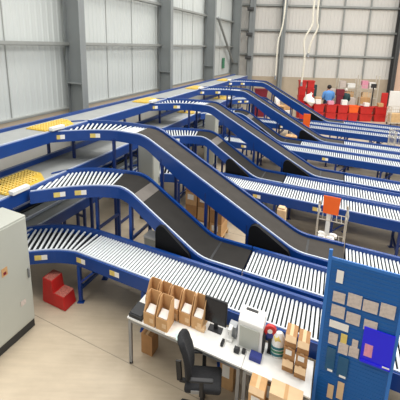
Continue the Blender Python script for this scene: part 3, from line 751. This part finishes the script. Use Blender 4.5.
# ------------------------------------------------------------------ trolley with the orange sign
root = thing('picking_trolley', W(9.4, .1, 0), 'wire picking trolley holding white papers between the nearest two rows', 'trolley')
for s in (9.2, 9.65):
    for t in (-.12, .46):
        mb = MB(); mb.tube([W(s, t, .06), W(s, t, 1.0), W(s, t+.02, 1.12), W(s-.1 if s > 9.4 else s+.05, t, 1.22)], .018, 8); mb.build('post', M['wire'], root, smooth=True)
        mb = MB(); q = E1*.015; c = W(s, t, .05); mb.tube([c-q, c+q], .05, 12); mb.build('castor', M['black'], root, smooth=True)
for z in (.15, .5, .95):
    mb = MB()
    for s in (9.2, 9.65): mb.bar(W(s, -.12, z), W(s, .46, z), .015)
    for t in (-.12, .46): mb.bar(W(9.2, t, z), W(9.65, t, z), .015)
    for q in range(1, 6): mb.bar(W(9.2, -.12+.58*q/6, z), W(9.65, -.12+.58*q/6, z), .008)
    mb.build('wire_shelf', M['wire'], root)
mb = MB(); mb.bar(W(9.5, .1, .15), W(9.5, .1, 1.0), .09, .03); mb.build('sign_post', M['white'], root)
mb = MB(); mb.hexa([W(9.46, -.03, 1.0), W(9.46, .29, 1.0), W(9.48, .29, 1.0), W(9.48, -.03, 1.0)], [W(9.50, -.05, 1.36), W(9.50, .31, 1.36), W(9.52, .31, 1.36), W(9.52, -.05, 1.36)])
solo(mb, 'orange_board', M['orange'], 'bright orange square board standing on top of the wire trolley', 'sign', bevel=.004)
for i, (s, t, z, lab) in enumerate(((9.3, -.0, .508, 'white parcel at the front left of the trolley shelf'), (9.32, .18, .508, 'white parcel at the front right of the trolley shelf'), (9.5, .0, .508, 'white parcel at the back left of the trolley shelf'), (9.52, .24, .508, 'white parcel at the back right of the trolley shelf'))):
    mb = MB(); mb.sbox(s-.07, s+.06, t-.08, t+.08, z, z+.05); mb.sbox(s-.05, s+.04, t-.06, t+.05, z+.05, z+.07)
    solo(mb, 'white_parcel', M['paper'], lab, 'parcel', 'parcels on the trolley', bevel=.01)

# pallet stack of cartons under the long incline
root = thing('pallet', W(9.15, -2.8, 0), 'wooden pallet under the tall cartons behind the nearest short incline', 'pallet')
mb = MB()
for s in (8.78, 9.1, 9.42): mb.sbox(s, s+.08, -3.28, -2.25, 0, .09)
mb.build('bearer', M['pallet'], root); mb = MB()
for q in range(6): mb.sbox(8.78, 9.5, -3.28+q*.182, -3.28+q*.182+.12, .09, .11)
mb.build('deck', M['pallet'], root)
lv = ['bottom', 'second', 'third', 'top']
for q, (t0, nh, nm) in enumerate(((-3.26, 4, 'left'), (-2.92, 3, 'middle'), (-2.58, 3, 'right'))):
    for i in range(nh):
        carton(8.82, t0, .62, .31, .112+i*.30, .296, '%s carton of the %s column on the pallet' % (lv[i], nm), ('card', 'card_d')[(q+i) % 2], 'cartons on the pallet', flap=False, lab=(i % 2 == 0))
# white box on the floor beyond long incline, pale bin below short incline
mb = MB(); mb.sbox(9.5, 9.75, -1.05, -.84, 0, .84); mb.sbox(9.53, 9.72, -1.03, -.87, .84, .88)
solo(mb, 'white_carton', M['card_l'], 'pale carton on the floor beyond the nearest long incline', 'carton', bevel=.02)
root = thing('grey_bin', W(6.6, -3.1, 0), 'pale grey bin on the floor beneath the nearest short incline', 'bin')
mb = MB(); b = [W(6.5, -3.3), W(6.5, -3.0), W(6.75, -3.0), W(6.75, -3.3)]; mb.hexa(b, [W(6.47, -3.33, .78), W(6.47, -2.97, .78), W(6.78, -2.97, .78), W(6.78, -3.33, .78)]); mb.build('bin_body', M['cream'], root, bevel=.01)
mb = MB(); mb.sbox(6.46, 6.79, -3.34, -2.96, .78, .82); mb.build('lid', M['white'], root, bevel=.01)

# ------------------------------------------------------------------ far end: totes, people, cages
def tote(x, y, z, w, d, h, m_, label, group='red totes at the far end', rz=0):
    root = thing('tote_box', Vector((x, y, z)), label, 'tote', group, rz)
    mb = MB(); a, b, k = w/2, d/2, .86; th = .02
    def ring(f, zz, e=0): return [(-a*f+e, -b*f+e, zz), (a*f-e, -b*f+e, zz), (a*f-e, b*f-e, zz), (-a*f+e, b*f-e, zz)]
    R = [ring(k, 0), ring(1, h), ring(1, h, th), ring(k, th, th)]
    for A, B in zip(R, R[1:]):
        for q in range(4): mb.quad(A[q], A[(q+1) % 4], B[(q+1) % 4], B[q])
    mb.quad(*R[0]); mb.quad(*R[3]); mb.build('tub', M[m_], root, local=True)
    mb = MB()
    for q, (p0, p1) in enumerate((((-a-.02, -b-.02), (a+.02, -b)), ((-a-.02, b), (a+.02, b+.02)), ((-a-.02, -b), (-a, b)), ((a, -b), (a+.02, b)))):
        mb.box(p0[0], p1[0], p0[1], p1[1], h-.05, h)
    mb.build('rim', M[m_], root, local=True)
    return root
YT = 29.6
for i in range(5):
    tote(6.12, YT+.4, i*.46, .43, .45, .44, 'red', '%s red tote of the tall left stack at the far end' % ['lowest', 'second', 'third', 'fourth', 'topmost'][i])
for i in range(5):
    tote(6.62, YT+.4, i*.46, .43, .45, .44, 'red', '%s red tote of the tall right stack at the far end' % ['lowest', 'second', 'third', 'fourth', 'topmost'][i])
orx = [(6.2, 'red', 2), (7.0, 'red', 2), (7.75, 'red', 2), (8.45, 'red', 2)]
for j, (x, m_, n) in enumerate(orx):
    for i in range(n):
        tote(x, YT-.6, i*.5, .62, .5, .48, m_, '%s %s tote in the %s column of the low stacks before the people' % (['lower', 'upper'][i], m_, ['first', 'second', 'third', 'fourth'][j]))
tote(9.15, YT-.4, 0, .6, .5, .5, 'red', 'lower red tote beneath the orange one')
tote(9.15, YT-.4, .51, .6, .5, .42, 'orange', 'orange tote on a red one beside the wide red tubs')
tote(9.95, YT-.3, .0, .78, .6, .42, 'red', 'lower wide red tub left of the beige cages'); tote(9.95, YT-.3, .43, .78, .6, .45, 'red', 'upper wide red tub left of the beige cages')
tote(10.85, YT-.3, .0, .78, .6, .42, 'red', 'lower wide red tub nearest the beige cages'); tote(10.85, YT-.3, .43, .78, .6, .45, 'red', 'upper wide red tub nearest the beige cages')
# white sack on the red totes
mb = MB(); mb.tube([(6.35+.05*math.sin(q*1.7)+.03*q, YT-.6, .995+h) for q, (h, rr) in enumerate(((0, .3), (.1, .36), (.28, .32), (.45, .2), (.56, .08), (.62, .11)))], [.3, .36, .32, .2, .07, .11], 12)
for q in mb.v: q.x += .03*math.sin(q.z*31+q.y*23); q.y += .03*math.sin(q.x*27)
solo(mb, 'white_sack', M['paper'], 'bulging white sack lying on the red totes', 'sack', smooth=True)

def person(x, y, rz, shirt, hair, label, pose='stand'):
    root = thing('person', Vector((x, y, 0)), label, 'person', None, rz)
    J = [((0, 0, .95), .15), ((0, 0, 1.12), .145), ((0, .01, 1.32), .17), ((0, .01, 1.44), .12), ((0, 0, 1.52), .055), ((0, -.02, 1.60), .09), ((0, -.02, 1.70), .10), ((0, -.01, 1.755), .06)]
    E = [(i, i+1) for i in range(7)]
    for sx in (-1, 1):
        i = len(J)
        J += [((sx*.18, .01, 1.40), .065), ((sx*.24, -.02, 1.14), .05), ((sx*.22, -.20, .98), .04), ((sx*.20, -.27, .95), .03)]
        E += [(3, i), (i, i+1), (i+1, i+2), (i+2, i+3)]
        j = len(J)
        J += [((sx*.09, 0, .86), .105), ((sx*.10, -.01, .48), .07), ((sx*.10, .02, .09), .05), ((sx*.11, -.13, .045), .04)]
        E += [(0, j), (j, j+1), (j+1, j+2), (j+2, j+3)]
    me = bpy.data.meshes.new('body'); me.from_pydata([p for p, r in J], E, [])
    o = bpy.data.objects.new('body', me); COL.objects.link(o); o.parent = root
    sk = o.modifiers.new('skin', 'SKIN'); sk.use_smooth_shade = True
    for v, (p, r) in zip(me.skin_vertices[0].data, J): v.radius = (r, r*.8)
    me.skin_vertices[0].data[0].use_root = True
    o.modifiers.new('sub', 'SUBSURF').levels = 1; o.modifiers['sub'].render_levels = 1
    me.materials.append(M['skin'])
    L = dict(local=True, smooth=True)
    mb = MB(); mb.tube([(0, 0, .92), (0, 0, 1.1), (0, .01, 1.32), (0, .01, 1.44), (0, 0, 1.5)], [.2, .19, .225, .17, .08], 16)
    for sx in (-1, 1): mb.tube([(sx*.12, .01, 1.42), (sx*.21, .005, 1.36), (sx*.26, -.02, 1.12), (sx*.23, -.16, 1.01)], [.09, .095, .075, .06], 12)
    for p in mb.v: p.y *= .8
    mb.build('shirt', M[shirt], root, **L)
    mb = MB()
    for sx in (-1, 1): mb.tube([(sx*.075, 0, .98), (sx*.10, 0, .84), (sx*.10, -.01, .48), (sx*.10, .02, .1)], [.13, .13, .09, .075], 12)
    mb.build('trousers', M['trouser'], root, **L)
    mb = MB(); mb.sphere((0, .012, 1.695), .118, 14, 10, .9, 1, 1.0)
    for p in mb.v:
        if p.y < -.03 and p.z < 1.73: p.y = -.03
    mb.build('hair', M[hair], root, **L)
    mb = MB()
    for sx in (-1, 1): mb.box(sx*.1-.05, sx*.1+.05, -.2, .09, 0, .08)
    mb.build('shoes', M['black'], root, local=True, bevel=.02)
    return root
pb = person(7.9, 30.4, math.radians(190), 'shirt', 'hair', 'person in light blue top seen from behind, dark hair'); pb.scale = (1.3, 1.2, 1.12)
person(6.75, 31.3, math.radians(20), 'whiteshirt', 'hair', 'person in a white top beside the red stacks')
person(9.15, 31.0, math.radians(170), 'greenshirt', 'greyhair', 'person in a dark green top with pale hair')
person(4.3, 27.8, math.radians(70), 'whiteshirt', 'hair', 'person in white top between the far inclines')
mb = MB(); mb.box(8.45, 8.95, 30.6, 30.9, 1.35, 1.75); mb.box(8.5, 8.9, 30.62, 30.88, 0, 1.35)
solo(mb, 'dark_red_locker', M['maroon'], 'dark red cabinet between the blue and green dressed people', 'cabinet', bevel=.02)

def cage(x, y, w, d, h, label, fill=None):
    root = thing('roll_cage', Vector((x, y, 0)), label, 'cage', 'wire roll cages at the far right')
    a, b = w/2, d/2
    mb = MB()
    for sx in (-a, a):
        for sy in (-b, b): mb.bar((sx, sy, .1), (sx, sy, h), .04)
    mb.build('post', M['wire'], root, local=True)
    mb = MB()
    for sx in (-a, a):
        for q in range(1, 5): mb.bar((sx, -b+d*q/5, .18), (sx, -b+d*q/5, h), .015)
        for q in range(5): mb.bar((sx, -b, .3+(h-.3)*q/4), (sx, b, .3+(h-.3)*q/4), .02)
    for q in range(1, 6): mb.bar((-a+w*q/6, b, .18), (-a+w*q/6, b, h), .015)
    for q in range(5): mb.bar((-a, b, .3+(h-.3)*q/4), (a, b, .3+(h-.3)*q/4), .02)
    mb.build('mesh_side', M['wire'], root, local=True)
    mb = MB(); mb.box(-a, a, -b, b, .13, .18); mb.build('base', M['wire'], root, local=True)
    for sx in (-a+.06, a-.06):
        for sy in (-b+.06, b-.06):
            mb = MB(); mb.tube([(sx-.02, sy, .065), (sx+.02, sy, .065)], .065, 10); mb.build('castor', M['black'], root, local=True)
    if fill:
        for i, (m_, hh, lab) in enumerate(fill):
            z = .18+sum(f[1] for f in fill[:i])+.002*i
            mb = MB(); mb.box(x-a+.06, x+a-.06, y-b+.04, y+b-.06, z, z+hh-.004); mb.box(x-.05, x+.05, y-b+.035, y-b+.04, z+hh*.3, z+hh*.7)
            solo(mb, 'goods_box', M[m_], lab, 'box', 'boxes in the roll cages')
    return root
cage(9.7, 31.9, .75, .7, 1.75, 'beige wire cage behind the wide red tubs, left one', [('card_l', .5, 'lower pale box in the left wire cage'), ('tagp', .45, 'upper pale box in the left wire cage')])
cage(10.65, 31.9, .75, .7, 1.9, 'beige wire cage behind the wide red tubs, right one', [('tagp', .6, 'lower grey box in the wire cage with the dark head of a post'), ('card', .4, 'brown box in the right cage behind the tubs')])
cage(11.3, 28.0, .75, .7, 1.05, 'low beige wire cage right of the wide red tubs', [('pallet', .5, 'wooden box in the low cage by the red tubs')])
cage(12.2, 28.0, .75, .7, 1.05, 'low beige wire cage second from the right edge', [('tagp', .6, 'pale box in the low cage second from the right')])
cage(13.1, 27.6, .75, .7, 1.6, 'tall wire cage at the right edge of the picture', [('white', .6, 'white box in the tall cage at the right edge'), ('card_l', .5, 'tan box in the tall cage at the right edge')])
pc = W(19.75, 2.55); cage(pc.x, pc.y, .6, .6, 1.35, 'wire cage between the two far roller rows at the right edge', [('tagp', .5, 'pale box in the cage between the far roller rows')])
pc = W(19.75, 3.35); cage(pc.x, pc.y, .6, .6, 1.5, 'wire cage farthest right between the two far roller rows', [('white', .4, 'white box in the farthest right cage of the far rows')])
mb = MB(); mb.tube([(10.95, 31.2, 0), (10.95, 31.2, 1.85)], .04, 10); mb.box(10.8, 11.1, 31.1, 31.3, 1.85, 2.1)
solo(mb, 'post_scanner', M['plinth'], 'dark device on a thin post behind the wide red tubs', 'device')
mb = MB(); mb.box(11.25, 11.65, 30.4, 30.5, .0, 1.62); solo(mb, 'display_board', M['red'], 'upright red board at the far right by the cages', 'board', bevel=.02)
mb = MB(); mb.box(11.75, 12.5, 30.4, 30.5, .0, 1.75); solo(mb, 'display_board', M['white'], 'upright white board right of the red one', 'board', bevel=.02)

# goods on and around the red totes
for x, y, z, w_, h_, m_, lab in (
    (6.95, 29.0, .99, .3, .25, 'white', 'small white box on the second column of the low stacks'),
    (7.3, 30.5, 0, .4, 1.25, 'card_l', 'tall tan box left of the person in light blue'),
    (7.7, 28.95, .99, .34, .2, 'pinktag', 'pink box on the third column of the low stacks'),
    (8.5, 28.9, .99, .32, .28, 'white', 'white box on the last column of the low stacks'),
    (5.3, 29.8, 0, .5, .95, 'card', 'brown box left of the tall red stacks'),
    (5.25, 29.3, 0, .45, .5, 'white', 'low white box left of the tall red stacks'),
    (8.35, 31.6, 0, .5, 1.7, 'tagp', 'tall pale cabinet behind the person in light blue'),
    (7.2, 31.9, 0, .5, 1.9, 'greenshirt', 'tall dark green cabinet behind the red stacks'),
    (9.95, 29.25, .9, .3, .2, 'white', 'white parcel in the left wide red tub'),
    (10.8, 29.25, .9, .3, .2, 'card', 'brown parcel in the right wide red tub')):
    mb = MB(); mb.box(x-w_/2, x+w_/2, y-.17, y+.17, z, z+h_); mb.box(x-.02, x+.02, y-.172, y+.172, z, z+h_+.003)
    solo(mb, 'goods_box', M[m_], lab, 'box', 'goods at the far end')
root = thing('board_stand', W(19.75, -1.18, 0), 'white stand carrying the small orange board among the far lanes', 'stand')
mb = MB(); mb.bar(W(19.75, -1.18, .02), W(19.75, -1.18, 1.05), .06); mb.build('post', M['white'], root)
mb = MB(); mb.sbox(19.6, 19.9, -1.3, -1.06, 0, .03); mb.build('base', M['white'], root)
mb = MB(); mb.sbox(19.72, 19.76, -1.33, -1.03, 1.05, 1.6); solo(mb, 'orange_board', M['orange'], 'small orange board far back at the foot of the farthest long incline', 'sign', bevel=.004)
# goods between the far inclines
carton(18.3, -3.2, .4, .55, 0, 1.0, 'tan carton seen below the third long incline', 'card_l', 'cartons among the far lanes', flap=False, lab=False)
carton(19.0, -2.0, .6, .5, 0, .7, 'brown carton on the floor past the third long incline', 'card', 'cartons among the far lanes', flap=False)
carton(24.6, -3.4, .7, .6, 0, 1.2, 'orange brown carton between the last two long inclines', 'card', 'cartons among the far lanes', flap=False)
tote(3.6, 30.0, 1.2, .8, .5, .5, 'maroon', 'upper maroon tote behind the far crest', 'maroon totes'); tote(3.6, 30.0, .6, .8, .5, .58, 'maroon', 'middle maroon tote behind the far crest', 'maroon totes'); tote(3.6, 30.0, 0, .8, .5, .58, 'maroon', 'lowest maroon tote behind the far crest', 'maroon totes')
root = thing('pallet', W(18.9, 1.0, 0), 'pallet with flat white goods between the far roller rows', 'pallet')
mb = MB()
for q in range(3): mb.sbox(18.6+q*.25, 18.68+q*.25, .3, 1.3, 0, .1)
for q in range(6): mb.sbox(18.6, 19.18, .3+q*.17, .42+q*.17, .1, .12)
mb.build('deck', M['pallet'], root)
mb = MB(); mb.sbox(18.62, 19.15, .34, 1.26, .122, .45); solo(mb, 'white_carton', M['paper'], 'flat white carton on the pallet between the far roller rows', 'carton', bevel=.01)

mb = MB(); mb.box(14.3, 19, YB-.3, YB-.18, 0, 4.0)  # ribbed peach panel set over the right part of the back wall
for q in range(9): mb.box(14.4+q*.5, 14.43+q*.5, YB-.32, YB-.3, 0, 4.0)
struct(mb, 'wall_peach_panel', M['peach'])
def rack(x0, x1, y, h, label):
    root = thing('storage_rack', Vector(((x0+x1)/2, y, 0)), label, 'rack', 'storage racks by the back wall')
    for x in (x0, x1):
        for yy in (y-.3, y+.3):
            mb = MB(); mb.bar((x, yy, 0), (x, yy, h), .07); mb.build('upright', M['wire'], root)
    for z in (.25, .95, 1.6):
        mb = MB(); mb.box(x0, x1, y-.3, y+.3, z, z+.05); mb.build('shelf', M['wire'], root)
rack(9.2, 10.5, 33.3, 2.3, 'pale storage rack by the back wall, left of the thin black post')
rack(10.65, 11.9, 33.3, 2.5, 'pale storage rack by the back wall, right of the thin black post')
i = 0
for x, z, w_, h_, m_, lab in ((9.5, 1.655, .4, .45, 'tagp', 'grey box on the top shelf at the left end of the left rack'), (10.1, 1.655, .5, .3, 'white', 'white box on the top shelf at the right of the left rack'), (11.0, 1.655, .4, .5, 'pinktag', 'pink box on the top shelf of the right rack'), (11.5, 1.655, .4, .4, 'white', 'white box on the top shelf of the right rack'), (10.0, 1.005, .6, .4, 'card', 'brown box on the middle shelf of the left rack'), (11.2, 1.005, .6, .4, 'card_l', 'tan box on the middle shelf of the right rack')):
    mb = MB(); mb.box(x-w_/2, x+w_/2, 33.05, 33.55, z, z+h_); mb.box(x-.03, x+.03, 33.045, 33.55, z, z+h_+.004); solo(mb, 'goods_box', M[m_], lab, 'box', 'boxes on the storage racks')
# vacuum lift hoses hanging from the roof
def hose(pts, r, label):
    root = thing('lift_hose', Vector((pts[0][0], pts[0][1], 10.2)), label, 'hose', 'hanging lift hoses')
    P = [Vector(p) for p in pts]; C = []
    for i in range(len(P)-1):
        a, b = P[max(i-1, 0)], P[i]; c, d = P[i+1], P[min(i+2, len(P)-1)]
        for q in range(6):
            u = q/6; C.append(.5*((2*b)+(c-a)*u+(2*a-5*b+4*c-d)*u*u+(3*b-a-3*c+d)*u**3))
    C.append(P[-1])
    mb = MB(); mb.tube(C, [r*(1.0 if i % 2 else 1.12) for i in range(len(C))], 10); mb.build('tube', M['hose'], root, smooth=True)
    e = P[-1]; mb = MB(); mb.tube([e+Vector((0, 0, .06)), e-Vector((0, 0, .22))], [r*.9, r*1.6], 12); mb.build('suction_head', M['steel'], root, smooth=True)
    mb = MB(); t = P[0]; mb.box(t.x-.12, t.x+.12, t.y-.12, t.y+.12, t.z, t.z+.2); mb.build('hanger', M['steel'], root)
    return root
hose([(5.95, 28, 10), (5.95, 28, 6.2), (5.95, 28, 5.4), (5.6, 28, 4.6), (5.7, 28, 3.6), (5.65, 28, 2.3)], .05, 'left of the two cream hoses hanging above the red totes')
hose([(6.3, 28.3, 10), (6.25, 28.3, 6.0), (6.35, 28.3, 5.3), (6.05, 28.3, 4.5), (5.95, 28.3, 3.9)], .05, 'right of the two cream hoses, the one ending higher')
hose([(4.5, 28.5, 10), (4.45, 28.5, 6.0), (4.3, 28.5, 4.9), (4.2, 28.5, 4.4), (4.2, 28.5, 2.6)], .04, 'thin cream hose hanging near the far wall corner')

# ------------------------------------------------------------------ light
w = bpy.data.worlds.new('hall_daylight'); scn.world = w; w.use_nodes = True
bg = w.node_tree.nodes['Background']; bg.inputs['Color'].default_value = (.93, .97, 1.0, 1); bg.inputs['Strength'].default_value = .62
def area(name, loc, rot, sx, sy, power, col):
    l = bpy.data.lights.new(name, 'AREA'); l.shape = 'RECTANGLE'; l.size = sx; l.size_y = sy; l.energy = power; l.color = col
    o = bpy.data.objects.new(name, l); COL.objects.link(o); o.location = loc; o.rotation_euler = rot; return o
# rows of unseen area lamps added above the hall, in place of high bays
for i, y in enumerate((3, 11, 19, 27)):
    for j, x in enumerate((-5, 3, 11)):
        area('added_top_light', (x+y*.25, y, 11.5), (0, 0, 0), 3.0, 5.0, 400, (1.0, .97, .92))

# ------------------------------------------------------------------ camera
cam = bpy.data.cameras.new('camera'); co = bpy.data.objects.new('camera', cam); COL.objects.link(co)
pit, rol = math.radians(18.189), math.radians(1.574)
r0 = Vector((1, 0, 0)); u0 = Vector((0, math.sin(pit), math.cos(pit))); f0 = Vector((0, math.cos(pit), -math.sin(pit)))
c_, s_ = math.cos(rol), math.sin(rol)
right = r0*c_+u0*s_; up = -r0*s_+u0*c_
R = Matrix((right, up, -f0)).transposed().to_4x4()
co.matrix_world = Matrix.Translation((0, 0, CAMH)) @ R
cam.sensor_width = 36; cam.lens = 472.85/400*36; cam.clip_end = 200
scn.camera = co
scn.view_settings.view_transform = 'Standard'; scn.view_settings.look = 'None'; scn.view_settings.gamma = 1; scn.view_settings.exposure = 0.15
